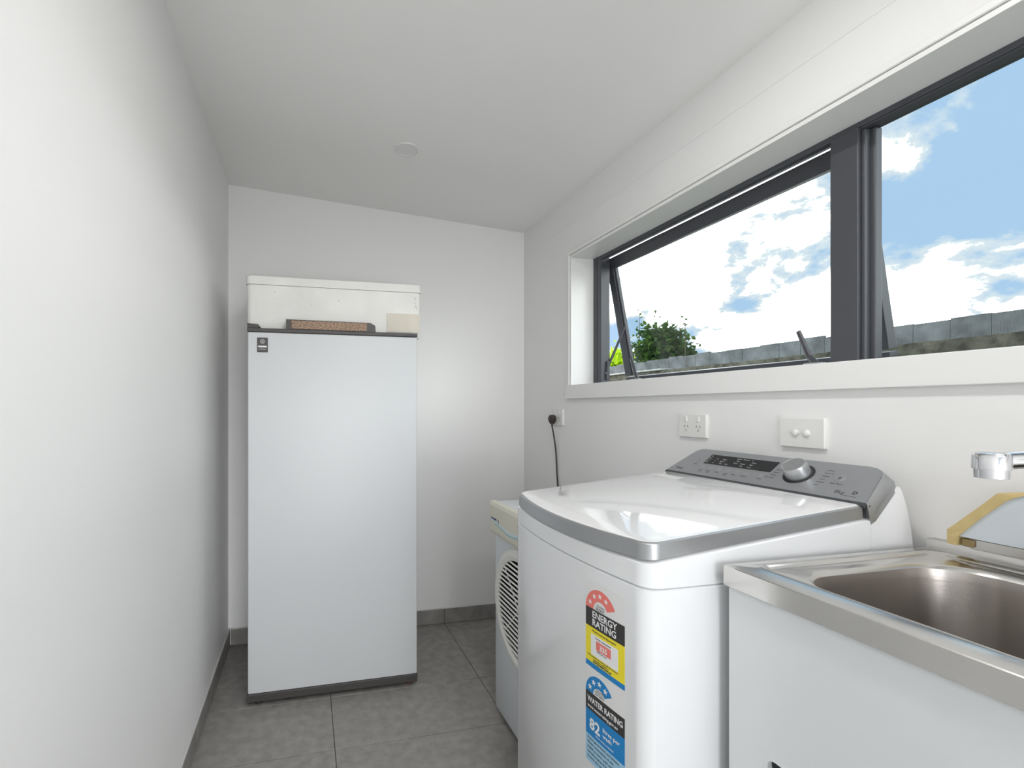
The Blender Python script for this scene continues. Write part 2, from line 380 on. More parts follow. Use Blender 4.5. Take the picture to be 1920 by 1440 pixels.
# ------------------------------------------------------------------ upright freezer
fx0, fx1, fy = -.230, .466, 2.026
fr = thing('upright_fridge', 'tall white single-door fridge with dark brown top and bottom trim', 'fridge', (.118, 2.28, 0))
obj('body', B((fx0 - .002, fy + .052, .045), (fx1 + .002, 2.545, 1.507), .006), 'fridge_side', fr, True)
obj('base', B((fx0 + .02, fy + .08, .022), (fx1 - .02, 2.52, .045)), 'dkbrown', fr)
obj('door', B((fx0, fy, .050), (fx1, fy + .048, 1.506), .005, 3), 'fridge', fr, True)
b = join([B((fx0 - .003, fy - .003, .034), (fx1 + .002, fy + .05, .050), .002), B((fx0 - .006, fy + .002, .016), (fx1 + .001, fy + .055, .0335), .002)])
obj('bottom_trim', b, 'dkbrown', fr)
tt = obj('top_trim', B((fx0 - .002, fy - .003, 1.507), (fx1 + .002, fy + .060, 1.522), .002), 'dkbrown', fr)
bm = bmesh.new(); extr(bm, [(-.232, 1.5225), (-.190, 1.5225), (-.182, 1.527), (-.190, 1.537), (-.232, 1.540)], lambda a, c: (a, fy - .002, c), lambda a, c: (a, fy + .05, c))
obj('hinge_cover', bm, 'dkbrown', fr)
bm = bmesh.new(); extr(bm, [(-.082, 1.521), (.285, 1.521), (.283, 1.548), (.262, 1.559), (-.082, 1.561)], lambda a, c: (a, fy - .006, c), lambda a, c: (a, fy + .045, c))
hd = obj('handle', bm, 'dkbrown', fr)
obj('woven_inlay', B((-.060, fy - .009, 1.523), (.248, fy - .002, 1.557), .002), 'wicker', hd)
bd = obj('badge', B((-.194, fy - .003, 1.425), (-.153, fy + .001, 1.484), .001), 'dkbrown', fr)
bm = bmesh.new(); lathe(bm, (-.1735, fy - .003, 1.468), (0, -1, 0), [(.0085, 0), (.0085, .0006), (.0060, .0006), (.0060, 0)], 24, False, False)
lathe(bm, (-.1735, fy - .003, 1.468), (0, -1, 0), [(.003, 0), (.003, .0006)], 12); obj('emblem', bm, 'inklt', bd)
obj('emblem_bar', B((-.190, fy - .0038, 1.4445), (-.157, fy - .003, 1.4505)), 'white', bd)
obj('emblem_line', B((-.187, fy - .0036, 1.436), (-.160, fy - .003, 1.4385)), 'inklt', bd)
for x, y in ((fx0 + .04, fy + .03), (fx1 - .03, fy + .03), (fx0 + .05, 2.49), (fx1 - .05, 2.49)):
    b = bmesh.new(); cyl(b, (x, y, 0), (0, 0, 1), .015, .013, .012, 14); cyl(b, (x, y, .011), (0, 0, 1), .008, .008, .013, 10); obj('foot', b, 'rust' if x > 0 else 'black', fr)
# rubber door seal
obj('door_seal', B((fx0 + .008, fy + .047, .06), (fx1 - .008, fy + .053, 1.50)), 'seamgrey', fr)

# foam box on the fridge
bx0, bx1, by0, by1 = -.245, .502, 2.088, 2.50
fb = thing('foam_box', 'worn white polystyrene box with lid on top of the fridge', 'box', ((bx0 + bx1) / 2, 2.3, 1.5075))
b = bmesh.new()
R = lambda o, z: [(x, y, z) for x, y in rrect(bx0 + o, bx1 - o, by0 + o, by1 - o, .022, 4)]
loft(b, [R(.012, 1.508), R(.005, 1.516), R(.002, 1.70), R(.002, 1.7125)]); obj('foam_body', b, 'foam', fb, True)
b = bmesh.new(); loft(b, [R(.0, 1.7140), R(-.001, 1.720), R(0, 1.748), R(.006, 1.7535)]); obj('foam_lid', b, 'foam', fb, True)
lb = obj('paper_label', B((.345, by0 - .0006, 1.536), (.492, by0 + .004, 1.618), .0), 'tape', fb)
lb['label'] = 'cream paper label on the box front'
b = bmesh.new()
for x, z, w_, a_ in ((.470, 1.690, .012, .3), (.474, 1.682, .008, -.9), (.472, 1.668, .006, .2), (.476, 1.655, .010, 1.2), (.470, 1.650, .012, -.4), (.478, 1.644, .008, .9), (.360, 1.618, .009, 0), (.488, 1.612, .008, -.7)):
    q = B((-w_ / 2, -.0004, -.0012), (w_ / 2, .0008, .0012))
    for v in q.verts: v.co = Matrix.Rotation(a_, 3, 'Y') @ v.co + Vector((x, by0 + .0012, z))
    b = join([b, q])
obj('surface_scratches', b, 'foammark', fb)['kind'] = 'stuff'
b = bmesh.new()
for x, z, r in ((-.168, 1.738, .004), (-.13, 1.685, .003), (.19, 1.725, .003), (.135, 1.662, .003), (.36, 1.612, .002), (.485, 1.607, .002), (.02, 1.64, .002)):
    cyl(b, (x, by0 + .0012, z), (0, -1, 0), r, r * .4, .0004, 8)
obj('dent', b, 'foammark', fb)['kind'] = 'stuff'

# ------------------------------------------------------------------ dryer behind the washer
dx0, dy0, dy1 = .728, 1.305, 1.785
dr = thing('clothes_dryer', 'small white vented dryer with cream top panel, behind the washing machine', 'dryer', (.95, 1.545, 0))
obj('body', B((dx0, dy0, .022), (1.19, dy1, .800), .008, 3), 'dryer', dr, True)
obj('top_panel', B((dx0 - .004, dy0 - .003, .801), (1.195, dy1 + .005, .832), .006, 3), 'dryer', dr, True)
b = bmesh.new(); extr(b, [(dx0 + .004, .706), (dx0 - .012, .708), (dx0 - .019, .722), (dx0 - .022, .820), (dx0 - .018, .833), (dx0 + .004, .835)],
                      lambda a, c: (a, dy0 - .003, c), lambda a, c: (a, dy1 + .006, c))
fa = obj('control_fascia', b, 'cream', dr)
xp = dx0 - .0208
wave = [(1.775 - .02 * k, .748 + .006 * math.sin(k * .55) + (.012 if k < 2 else 0)) for k in range(24)]
b = bmesh.new(); extr(b, [(y, z + .010) for y, z in wave] + [(y, z - .002) for y, z in reversed(wave)], lambda a, c: (xp - .0006, a, c), lambda a, c: (xp + .001, a, c)); obj('pale_wave', b, 'paleprint', fa)
b = bmesh.new(); extr(b, [(y, z + .001) for y, z in wave[2:]] + [(y, z - .003) for y, z in reversed(wave[2:])], lambda a, c: (xp - .0010, a, c), lambda a, c: (xp + .001, a, c)); obj('teal_wave', b, 'teal', fa)
b = join([B((xp - .001, 1.772 - .009 * k - .006, .768 - (k % 2) * .001), (xp, 1.772 - .009 * k, .7745)) for k in range(6)] + [B((xp - .001, 1.700, .760), (xp, 1.704, .776))])
obj('brand_lettering', b, 'navy', fa)
vc = Vector((dx0, 1.56, .487))
b = bmesh.new(); lathe(b, vc, (-1, 0, 0), [(.212, 0), (.210, .006), (.198, .012), (.178, .013), (.170, .008), (.168, -.012)], 64, False, False); fixn(b)
bz = obj('vent_ring', b, 'bezel', dr, True)
b = bmesh.new(); lathe(b, vc, (-1, 0, 0), [(.169, .0012), (.001, .0012)], 48); obj('vent_shade_disc', b, 'ventdk', dr)  # flat dark disc painted in for the shade behind the slats
for k in range(19):
    z = -.155 + k * .0172; w = math.sqrt(max(.168 ** 2 - z * z, 0))
    s_ = B((-.004, -w, -.0035), (.004, w, .0035), .001, 1)
    for v in s_.verts:
        q = Matrix.Rotation(.6, 3, 'Y') @ v.co; v.co = vc + q + Vector((-.0068, 0, z))
    obj('slat', s_, 'bezel', dr)
b = bmesh.new(); 
for a in range(4): 
    dv = Vector((0, math.cos(a * PI / 4), math.sin(a * PI / 4))); tube(b, [vc + Vector((-.004, 0, 0)) - dv * .165, vc + Vector((-.004, 0, 0)) + dv * .165], .0025, 6)
obj('vent_spider', b, 'bezel', dr)
for x, y in ((.76, 1.34), (.76, 1.75), (1.15, 1.34), (1.15, 1.75)):
    b = bmesh.new(); cyl(b, (x, y, 0), (0, 0, 1), .016, .014, .023, 12); obj('foot', b, 'black', dr)

# ------------------------------------------------------------------ washing machine
wy0, wy1, wxb = .730, 1.282, 1.212
ws = thing('washing_machine', 'white top-loading washing machine with silver-rimmed glossy lid and grey control panel', 'washing machine', (.89, 1.005, 0))
def wout(xf, xb, y0, y1, bow, r, off=0):
    """plan outline: back-near, near side, rounded corner, bowed front, rounded corner, far side"""
    xf -= off; y0 -= off; y1 += off; pts = []
    for k in range(9): pts.append((xb + (xf + r - xb) * k / 8, y0))
    for k in range(1, 8): a = PI / 2 * k / 8; pts.append((xf + r - r * math.sin(a), y0 + r - r * math.cos(a)))
    ya, yb = y0 + r, y1 - r
    for k in range(17):
        s = k / 16; pts.append((xf - bow * (1 - (2 * s - 1) ** 2), ya + (yb - ya) * s))
    for k in range(1, 8): a = PI / 2 * k / 8; pts.append((xf + r - r * math.cos(a), yb + r * math.sin(a)))
    for k in range(9): pts.append((xf + r + (xb - xf - r) * k / 8, y1))
    return pts
def ring(o, fz): return [(x, y, fz(x) if callable(fz) else fz) for x, y in o]
ob = wout(.580, wxb, wy0, wy1, .022, .035)
b = bmesh.new(); loft(b, [ring(wout(.580, wxb, wy0, wy1, .022, .035, -.004), .030), ring(ob, .036), ring(ob, .8745), ring(wout(.580, wxb, wy0, wy1, .022, .035, -.002), .8765)]); fixn(b)
cab = obj('cabinet', b, 'washer', ws, True)
b = bmesh.new(); oi = wout(.580, wxb, wy0, wy1, .022, .035, -.0035); loft(b, [ring(oi, .874), ring(oi, .884)]); fixn(b); obj('seam', b, 'seamgrey', ws)
zb = lambda x: .9265 + (x - .58) * (.0535 / .51)
xl = 1.096
of = wout(.580, xl, wy0, wy1, .022, .035); of2 = wout(.580, xl, wy0, wy1, .022, .035, -.008)
b = bmesh.new()
loft(b, [ring(wout(.580, xl, wy0, wy1, .022, .035, -.002), .8783), ring(of, .8800), ring(of, lambda x: zb(x) - .006), ring(of2, lambda x: zb(x) - .001)])
fixn(b); up = obj('top_cover', b, 'washer', ws, True)
b = bmesh.new()
prof = [(1.0965, .8795), (1.0965, .9785), (1.104, .979), (1.150, 1.026), (1.164, 1.039), (1.172, 1.040), (1.180, 1.030), (1.192, 1.000), (1.204, .955), (1.212, .90), (1.212, .8795)]
cxp, czp = 1.16, .93
R = lambda y, s: [(cxp + (x - cxp) * s, y, czp + (z - czp) * s if z > .89 else z) for x, z in prof]
loft(b, [R(wy0, 1), R(wy1, 1)]); fixn(b)
obj('rear_housing', b, 'washer', ws, True)
# lid
zt = lambda x: .9585 + (x - .58) * (.0470 / .505)
lo = lambda off, xb=1.082: wout(.584, xb, wy0 + .006, wy1 - .008, .030, .030, off)
b = bmesh.new()
loft(b, [ring(lo(-.004), lambda x: zb(x) + .0005), ring(lo(.002), lambda x: zb(x) + .001), ring(lo(.001), lambda x: zt(x) - .003), ring(lo(-.002), lambda x: zt(x) - .0005), ring(lo(-.005), lambda x: zt(x) - .001)], True, True); fixn(b)
lr = obj('lid_rim', b, 'silver', ws, True)
b = bmesh.new()
loft(b, [ring(lo(-.0035, 1.080), lambda x: zt(x) - .002), ring(lo(-.004, 1.080), lambda x: zt(x) + .0002), ring(lo(-.009, 1.079), lambda x: zt(x) + .0012)]); fixn(b)
lidp = obj('lid', b, 'lid', ws, True)
# label on the lid near the console
def onlid(x, y, d): return Vector((x, y, zt(x) + .0014 + d))
b = bmesh.new(); extr(b, [(1.005, 1.235), (1.005, 1.150), (1.040, 1.150), (1.040, 1.235)], lambda a, c: onlid(a, c, 0), lambda a, c: onlid(a, c, .0003)); obj('lid_label', b, 'paper', ws)
# console
P0 = Vector((1.085, 1.28, 1.010)); EU = Vector((0, -1, 0)); EV = Vector((.085, 0, .064)).normalized(); EN = Vector((-.6015, 0, .7989))
def cf(u, v, n=0): return P0 + EU * u + EV * v + EN * n
face = [(.006, .000), (.549, .000), (.5475, .012), (.535, .080), (.531, .090), (.524, .099), (.513, .1055), (.500, .108),
        (.062, .110), (.050, .1075), (.042, .101), (.036, .090), (.010, .014)]
def grow(poly, d):
    cx = sum(p[0] for p in poly) / len(poly); cy = .05; res = []
    for u, v in poly:
        res.append((u + d * (1 if u > cx else -1) * (1 if abs(u - cx) > .2 else 0), v + d * (.6 if v > .03 else -.0)))
    return res
b = bmesh.new()
yn_, yf_ = wy0 - .001, wy1 + .001
o3 = [(1.092, yf_, .980), (1.092, yn_, .980), (1.104, yn_, .986), (1.152, yn_, 1.036), (1.162, yn_ + .002, 1.045), (1.170, yn_ + .008, 1.050), (1.175, yn_ + .018, 1.053), (1.177, yn_ + .030, 1.055),
      (1.177, yf_ - .030, 1.055), (1.175, yf_ - .018, 1.053), (1.170, yf_ - .008, 1.050), (1.158, yf_, 1.042), (1.104, yf_, .986)]
o4 = [(x + .004, y, z - .012) for x, y, z in o3]
loft(b, [o4, o3, [cf(u, v, -.002) for u, v in grow(face, .001)], [cf(u, v, -.0005) for u, v in face]], True, True); fixn(b)
con = obj('console_surround', b, 'silver', ws, True)
b = bmesh.new(); extr(b, [(u, v) for u, v in grow(face, -.0015)], lambda a, c: cf(a, c, -.002), lambda a, c: cf(a, c, .0008)); cfp = obj('control_panel', b, 'console', ws)
gs = bmesh.new(); extr(gs, [(.007, -.009), (.5485, -.009), (.549, .0005), (.006, .0005)], lambda a, c: cf(a, c, -.006), lambda a, c: cf(a, c, .0004))
b = join([gs, B((1.086, wy0 + .0005, .980), (1.096, wy0 + .004, 1.006))]); obj('hinge_gap_shade', b, 'gapdk', ws)  # dark strip stands in for the shade between lid and console
b = bmesh.new(); extr(b, [(.1075, .0485), (.3128, .0487), (.3133, .0877), (.1071, .0885)], lambda a, c: cf(a, c, .0007), lambda a, c: cf(a, c, .0014)); disp = obj('display', b, 'display', ws)
def ctext(s, u, v, size, par, m, name='lettering', align='CENTER', bold=0, dn=.0009):
    return text_bm(s, size, lambda x, y, z: cf(u + x, v + y, dn + z), align, .0002, bold)
dk = []; ctx = lambda *a, **k: ctext(*a, None, None, **k)
dk.append(ctx('Haier', .046, .0125, .0125, bold=.0002))
dk.append(ctx('Power', .0857, .040, .0060)); dk.append(ctx('Start / Pause', .4700, .0405, .0052, bold=.0001))
dk.append(ctx('8kg', .490, .0145, .0145)); dk.append(ctx('D', .5176, .0185, .0125, bold=.0006)); dk.append(ctx('direct motion', .514, .010, .0042))
for u, s in ((.1208, 'Soak|Time'), (.1468, 'Wash|Time'), (.1748, 'Rinse'), (.2048, 'Spin|Speed'), (.2276, 'Temp'), (.2580, 'Program'), (.3021, 'Delay')):
    for i, w in enumerate(s.split('|')): dk.append(ctx(w, u, .0195 - .0062 * i, .0058))
for i, s in enumerate(('Cotton', 'Quick 15', 'Delicate', 'Wool', 'Bedding', 'Jeans')):
    dk.append(ctx(s, .430, .0790 - i * .0100, .0048, align='LEFT'))
for i, s in enumerate(('Eco', 'Mix', 'Hand', 'Sport', 'Heavy', 'Tub Clean')):
    dk.append(ctx(s, .3345, .0800 - i * .0100, .0060, align='RIGHT'))
obj('lettering', join(dk), 'inkdk', cfp)
lt = []
for r_, row in enumerate((((.114, 'Hi'), (.203, 'Heavy'), (.224, 'Normal'), (.243, 'C')), ((.114, 'Med'), (.139, '12'), (.163, 'Rinse'), (.205, 'Fast'), (.252, 'Cold')),
                          ((.114, 'Low'), (.136, '9'), (.160, 'Spin 2'), (.203, 'Slow'), (.224, 'Warm'), (.250, 'Hot')), ((.114, 'Min'), (.136, '6'), (.160, 'Off'), (.180, 'Eco'), (.226, 'Mix'), (.250, 'Lock')))):
    for u, s in row: lt.append(text_bm(s, .0058, lambda x, y, z, u=u, r_=r_: cf(u + x, .0800 - r_ * .0088 + y, .0015 + z), 'CENTER', .0002))
obj('display_lettering', join(lt), 'inklt', disp)
bt = []
for u in (.118, .146, .175, .203, .231, .258, .300):   # fine printed tick icons above the button words
    for du in (-.0045, 0, .0045):
        q = bmesh.new(); extr(q, [(u + du - .0002, .030), (u + du + .0002, .030), (u + du + .0002, .039), (u + du - .0002, .039)], lambda a, c: cf(a, c, .0007), lambda a, c: cf(a, c, .0010)); bt.append(q)
for i in range(6):
    for s, u0 in ((1, .4155), (-1, .3375)):
        q = bmesh.new(); v = .0808 - i * .0100; extr(q, [(u0, v), (u0 + .012, v), (u0 + .012, v + .0004), (u0, v + .0004)], lambda a, c: cf(a, c, .0007), lambda a, c: cf(a, c, .0010)); bt.append(q)
obj('printed_ticks', join(bt), 'seamgrey', cfp)
for (u, v, r_, s) in ((.0828, .0610, .010, 'I'), (.4675, .0600, .0115, 'II')):
    q = bmesh.new(); lathe(q, cf(u, v, .0004), EN, [(r_, 0), (r_, .0010), (r_ - .001, .0013), (.001, .0013)], 28)
    bo = obj('button', q, 'console', cfp, True)
    obj('button_icon', text_bm(s, .012, lambda x, y, z, u=u, v=v: cf(u + x, v - .004 + y, .0020 + z), 'CENTER', .0002), 'inkdk', bo)
KC = (.3800, .0560)
q = bmesh.new(); lathe(q, cf(KC[0], KC[1], .0006), EN, [(.0330, 0), (.0330, .0008), (.0315, .0012), (.001, .0012)], 44); obj('dial_ring', q, 'black', ws, True)
q = bmesh.new(); lathe(q, cf(KC[0] - .0, KC[1], .0015), EN, [(.0262, 0), (.0256, .026), (.0244, .0285), (.0222, .0292), (.0212, .0284), (.001, .0282)], 48); obj('dial', q, 'knob', ws, True)
for x, y in ((.64, .78), (.64, 1.23), (1.16, .78), (1.16, 1.23)):
    b = bmesh.new(); cyl(b, (x, y, 0), (0, 0, 1), .020, .018, .032, 14); obj('foot', b, 'black', ws)

# rating stickers on the front, following the bowed sheet
def frontx(y):
    s = (y - (wy0 + .035)) / (wy1 - wy0 - .07); return .580 - .022 * (1 - (2 * s - 1) ** 2)
SY = .889; SW = .106
def st(a, c, n=0): return Vector((frontx(SY - a) - .0004 - n, SY - a, c))
def spoly(poly, m, name, par, n=0, sub=6):
    # split wide polygons into vertical strips so that they follow the curve
    q = bmesh.new(); vs = [q.verts.new((a, c, 0)) for a, c in poly]; q.faces.new(vs)
    for k in range(1, sub):
        bmesh.ops.bisect_plane(q, geom=q.verts[:] + q.edges[:] + q.faces[:], plane_co=(SW * k / sub, 0, 0), plane_no=(1, 0, 0))
    r = bmesh.ops.extrude_face_region(q, geom=q.faces[:]); 
    for g_ in r['geom']:
        if isinstance(g_, bmesh.types.BMVert): g_.co.z = -.00015
    for v in q.verts: v.co = st(v.co.x, v.co.y, n + (v.co.z))
    fixn(q); return obj(name, q, m, par)
def rct(a0, a1, c0, c1): return [(a0, c0), (a1, c0), (a1, c1), (a0, c1)]
def arcband(cx, cz, r0, r1, a0, a1, n=24):
    o = [(cx + r1 * math.cos(a), cz + r1 * math.sin(a)) for a in [a0 + (a1 - a0) * k / n for k in range(n + 1)]]
    i = [(cx + r0 * math.cos(a), cz + r0 * math.sin(a)) for a in [a1 + (a0 - a1) * k / n for k in range(n + 1)]]
    return o + i
def star(cx, cz, r): return [(cx + (r if k % 2 == 0 else r * .42) * math.sin(k * PI / 5), cz + (r if k % 2 == 0 else r * .42) * math.cos(k * PI / 5)) for k in range(10)]
def stext(s, a, c, size, n=.0006, align='LEFT', bold=0, sx=1): return text_bm(s, size, lambda x, y, z: st(a + x * sx, c + y, n + z), align, .0002, bold)
es = thing('energy_rating_sticker', 'energy rating sticker, coral star arc over black, white box and yellow, on washer front', 'sticker', (.56, .84, .70))
p = spoly(rct(0, SW, .684, .848), 'paper', 'backing', es, 0)
spoly(rct(0, SW, .7555, .7935), 'blackpr', 'black_band', es, .0002)
spoly(rct(0, SW, .684, .7555), 'yellow', 'yellow_field', es, .0002)
spoly(rct(0, SW, .6735, .6840), 'blue', 'blue_strip', es, .0002)
spoly(rct(.016, .090, .700, .7425), 'white', 'value_box', es, .0004)
spoly(rct(.032, .072, .715, .7330), 'red', 'value_field', es, .0006)
spoly(arcband(.043, .7935, .020, .043, .42, PI), 'red', 'star_arc', es, .0002)
for k, a in enumerate((2.75, 2.15, 1.6, 1.05)): spoly(star(.043 + .0315 * math.cos(a), .7935 + .0315 * math.sin(a), .0058), 'white', 'star', es, .0004, 1)
obj('title_lettering', join([stext('ENERGY', .020, .7770, .0185, bold=.0003, sx=.98), stext('RATING', .020, .7610, .0185, bold=.0003, sx=.98)]), 'white', es)
obj('value_lettering', stext('335', .0415, .7185, .014, .0008, bold=.0004), 'white', es)
sl = [stext('The more', .033, .803, .0055), stext('stars the more', .030, .7985, .0042), stext('energy efficient', .030, .7955, .0038),
      stext('Energy consumption', .030, .7365, .0052), stext('kWh per year', .034, .7110, .0048), stext('Washing machine 8kg program', .020, .7480, .0052),
      stext('When tested in accordance with the standard', .006, .6960, .0045), stext('Compare models at', .024, .6910, .0052), stext('energyrating.gov.au', .022, .6862, .0066, bold=.0002)]
obj('small_lettering', join(sl), 'inkdk', es)
wr = thing('water_rating_sticker', 'water rating sticker, blue star arc over black band reading 82, on washer front', 'sticker', (.56, .84, .55))
spoly(rct(0, SW, .480, .672), 'paper', 'backing', wr, 0)
spoly(rct(0, SW, .584, .621), 'blackpr', 'black_band', wr, .0002)
spoly(rct(0, SW, .533, .584), 'blue', 'blue_field', wr, .0002)
spoly(rct(0, SW, .478, .533), 'ltblue', 'pale_blue_field', wr, .0002)
spoly(arcband(.040, .621, .018, .040, .55, PI), 'blue', 'star_arc', wr, .0002)
for k, a in enumerate((2.75, 2.15, 1.55, .95)): spoly(star(.040 + .029 * math.cos(a), .621 + .029 * math.sin(a), .0066), 'white', 'star', wr, .0004, 1)
obj('title_lettering', join([stext('WATER RATING', .006, .6015, .0158, bold=.0003, sx=.83), stext('www.waterrating.gov.au', .006, .5900, .0085, bold=.0001, sx=1.0)]), 'white', wr)
obj('value_lettering', join([stext('82', .012, .5480, .031, bold=.0008), stext('litres per', .050, .5625, .0120, bold=.0001), stext('wash', .050, .5510, .0120, bold=.0001), stext('When tested as labelled', .030, .5400, .0050)]), 'white', wr)
sl = [stext('The more', .032, .6335, .0055), stext('stars the more', .028, .6290, .0045), stext('water efficient', .028, .6245, .0045)]
for k, s in enumerate(('A joint government and industry', 'Water consumption of this', 'model on warm wash with', 'normal program 8 kg load', 'Licence and model details')): sl.append(stext(s, .006, .5250 - k * .0095, .0066))
obj('small_lettering', join(sl), 'inkdk', wr)

# ------------------------------------------------------------------ laundry tub
TX0, TX1, TY0, TY1, TZ = .722, 1.214, .150, .7105, .922
tb = thing('laundry_tub', 'stainless steel laundry tub on white cabinet, front right of the washing machine', 'laundry tub', (.97, .43, 0))
b = bmesh.new()
rr = lambda x0, x1, y0, y1, r: rrect(x0, x1, y0, y1, r, 10)
def RZ(x0, x1, y0, y1, r, z): return [(x, y, z) for x, y in rr(x0, x1, y0, y1, r)]
bx_0, bx_1, by_0, by_1 = .782, 1.150, .205, .655
rings = [RZ(TX0 + .001, TX1, TY0, TY1 - .001, .002, TZ - .036), RZ(TX0, TX1, TY0, TY1, .002, TZ - .035), RZ(TX0, TX1, TY0, TY1, .002, TZ - .0015), RZ(TX0 + .0015, TX1 - .001, TY0 + .001, TY1 - .0015, .002, TZ),
         RZ(TX0 + .040, TX1 - .022, TY0 + .022, TY1 - .020, .020, TZ), RZ(TX0 + .044, TX1 - .026, TY0 + .026, TY1 - .024, .020, TZ + .0022), RZ(TX0 + .048, TX1 - .030, TY0 + .030, TY1 - .028, .020, TZ + .001),
         RZ(TX0 + .052, TX1 - .034, TY0 + .034, TY1 - .032, .022, TZ - .0035),
         RZ(bx_0, bx_1, by_0, by_1, .085, TZ - .0045), RZ(bx_0 + .004, bx_1 - .004, by_0 + .004, by_1 - .004, .083, TZ - .0065), RZ(bx_0 + .008, bx_1 - .008, by_0 + .008, by_1 - .008, .081, TZ - .012),
         RZ(bx_0 + .011, bx_1 - .011, by_0 + .011, by_1 - .011, .080, TZ - .030), RZ(bx_0 + .020, bx_1 - .020, by_0 + .020, by_1 - .020, .076, TZ - .18),
         RZ(bx_0 + .028, bx_1 - .028, by_0 + .028, by_1 - .028, .070, TZ - .205), RZ(bx_0 + .045, bx_1 - .045, by_0 + .045, by_1 - .045, .060, TZ - .222), RZ(bx_0 + .09, bx_1 - .09, by_0 + .09, by_1 - .09, .04, TZ - .229)]
loft(b, rings[:11], False, False); fixn(b); bl = obj('steel_top', b, 'steel', tb, True)
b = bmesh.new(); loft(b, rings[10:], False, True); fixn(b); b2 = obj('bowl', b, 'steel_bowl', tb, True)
up = B((TX1 - .004, TY0, TZ - .03), (XR - .001, TY1, TZ + .018), .003); obj('rear_upstand', up, 'steel', tb, True)
b = bmesh.new(); lathe(b, (.966, .43, TZ - .2288), (0, 0, 1), [(.045, 0), (.045, .0015), (.036, .002), (.033, -.0), (.001, .0003)], 32); wst = obj('waste_outlet', b, 'chrome', tb, True)
cx0 = .730
bm = bmesh.new(); box(bm, (cx0 + .018, TY0 + .004, .0), (XR - .02, TY0 + .020, .885)); box(bm, (cx0 + .018, TY1 - .020, .0), (XR - .02, TY1 - .004, .885)); box(bm, (XR - .03, TY0 + .02, .0), (XR - .02, TY1 - .02, .885)); box(bm, (cx0 + .018, TY0 + .02, .08), (XR - .03, TY1 - .02, .095))
obj('cabinet', bm, 'cabinet', tb)
# door with a finger-pull cut through its face
ym, yn, z0_, z1_ = TY0 + .004, TY1 - .005, .10, .884
slot = [(y, z) for y, z in rrect(.549, .637, .598, .635, .0182, 8)]
bm = bmesh.new()
ov = []
for (y, z) in slot:      # radial outer match on the door rectangle
    c = Vector((.593, .6165)); d = Vector((y, z)) - c; ts = []
    if d.x > 1e-9: ts.append((yn - c.x) / d.x)
    if d.x < -1e-9: ts.append((ym - c.x) / d.x)
    if d.y > 1e-9: ts.append((z1_ - c.y) / d.y)
    if d.y < -1e-9: ts.append((z0_ - c.y) / d.y)
    k = min(ts); ov.append([c.x + d.x * k, c.y + d.y * k])
for cy, cz in ((ym, z0_), (ym, z1_), (yn, z0_), (yn, z1_)):
    i = min(range(len(ov)), key=lambda i: (ov[i][0] - cy) ** 2 + (ov[i][1] - cz) ** 2); ov[i] = [cy, cz]
F = lambda pts, x: [(x, y, z) for y, z in pts]
loft(bm, [F(ov, cx0 + .016), F(ov, cx0), F(slot, cx0), F(slot, cx0 + .014)], False, False); fixn(bm)
dr_ = obj('door', bm, 'cabinet', tb)
q = bmesh.new()
big = rrect(.552, .634, .6005, .6325, .0158, 8)
loft(q, [F([(y, z) for y, z in slot], cx0 + .002), F(slot, cx0 - .0008), F(big, cx0 - .0008), F(big, cx0 + .002)], False, False); fixn(q); obj('finger_pull', q, 'cabinet', dr_)
obj('recess_shade', B((cx0 + .0135, .53, .58), (cx0 + .0165, .655, .648)), 'black', dr_)  # black sheet stands in for the shade inside the slot
obj('kickboard', B((cx0 + .05, TY0 + .02, 0), (cx0 + .065, TY1 - .02, .09)), 'cabinet', tb)

# tap
tp = thing('chrome_tap', 'chrome swivel spout reaching in over the steel tub', 'tap', (1.185, .36, .92))
b = bmesh.new(); A = Vector((.955, .485, 1.117))
lathe(b, A, (0, 0, -1), [(.012, -.020), (.0175, -.018), (.0195, -.014), (.0198, .004), (.0175, .0045), (.0172, .017), (.0155, .0175), (.0145, .0145)], 32); fixn(b)
obj('spout_head', b, 'chrome', tp, True)
b = bmesh.new(); pts = [A + Vector((0, 0, .006)), (.985, .468, 1.127), (1.03, .443, 1.130), (1.09, .41, 1.126), (1.145, .378, 1.114), (1.168, .364, 1.09), (1.171, .36, 1.04)]
tube(b, pts, [.012, .0125, .012, .012, .012, .012, .013], 20); obj('spout_arm', b, 'chrome', tp, True)
b = bmesh.new(); lathe(b, (1.171, .360, .9222), (0, 0, 1), [(.021, 0), (.021, .006), (.019, .012), (.019, .11), (.021, .115), (.021, .13), (.014, .134)], 32); obj('tap_body', b, 'chrome', tp, True)
q = bmesh.new(); tube(q, [(1.171, .36, 1.0), (1.16, .30, 1.01), (1.15, .27, 1.012)], [.007, .006, .007], 12); obj('lever', q, 'chrome', tp, True)

# panel with yellowed edge leaning behind the tub
pn = thing('plastic_panel', 'bluish white panel with a yellowed curved plastic edge, behind the steel tub', 'panel', (1.18, .48, .94))
X1 = 1.176
inner = [(.6405, .9630), (.6280, .9800), (.6150, .9970), (.6060, 1.0080), (.5920, 1.0240), (.5790, 1.0390), (.5680, 1.0470), (.5560, 1.0520), (.540, 1.0555), (.515, 1.057)]
outer_ = [(.6590, .9450), (.6590, .9710), (.6480, .9830), (.6260, 1.0090), (.6080, 1.0300), (.5935, 1.0480), (.5900, 1.0510), (.5700, 1.0550), (.545, 1.0600), (.515, 1.0630)]
w = bmesh.new(); extr(w, inner + [(.43, 1.057), (.43, .963)], lambda a, c: (X1, a, c), lambda a, c: (X1 + .012, a, c)); obj('white_face', w, 'panelw', pn)
b = bmesh.new()
fo = [(X1 + .002, a, c) for a, c in outer_] ; fi = [(X1 - .003, a, c) for a, c in inner]
fi[0] = (X1 - .001, .6440, .9450)
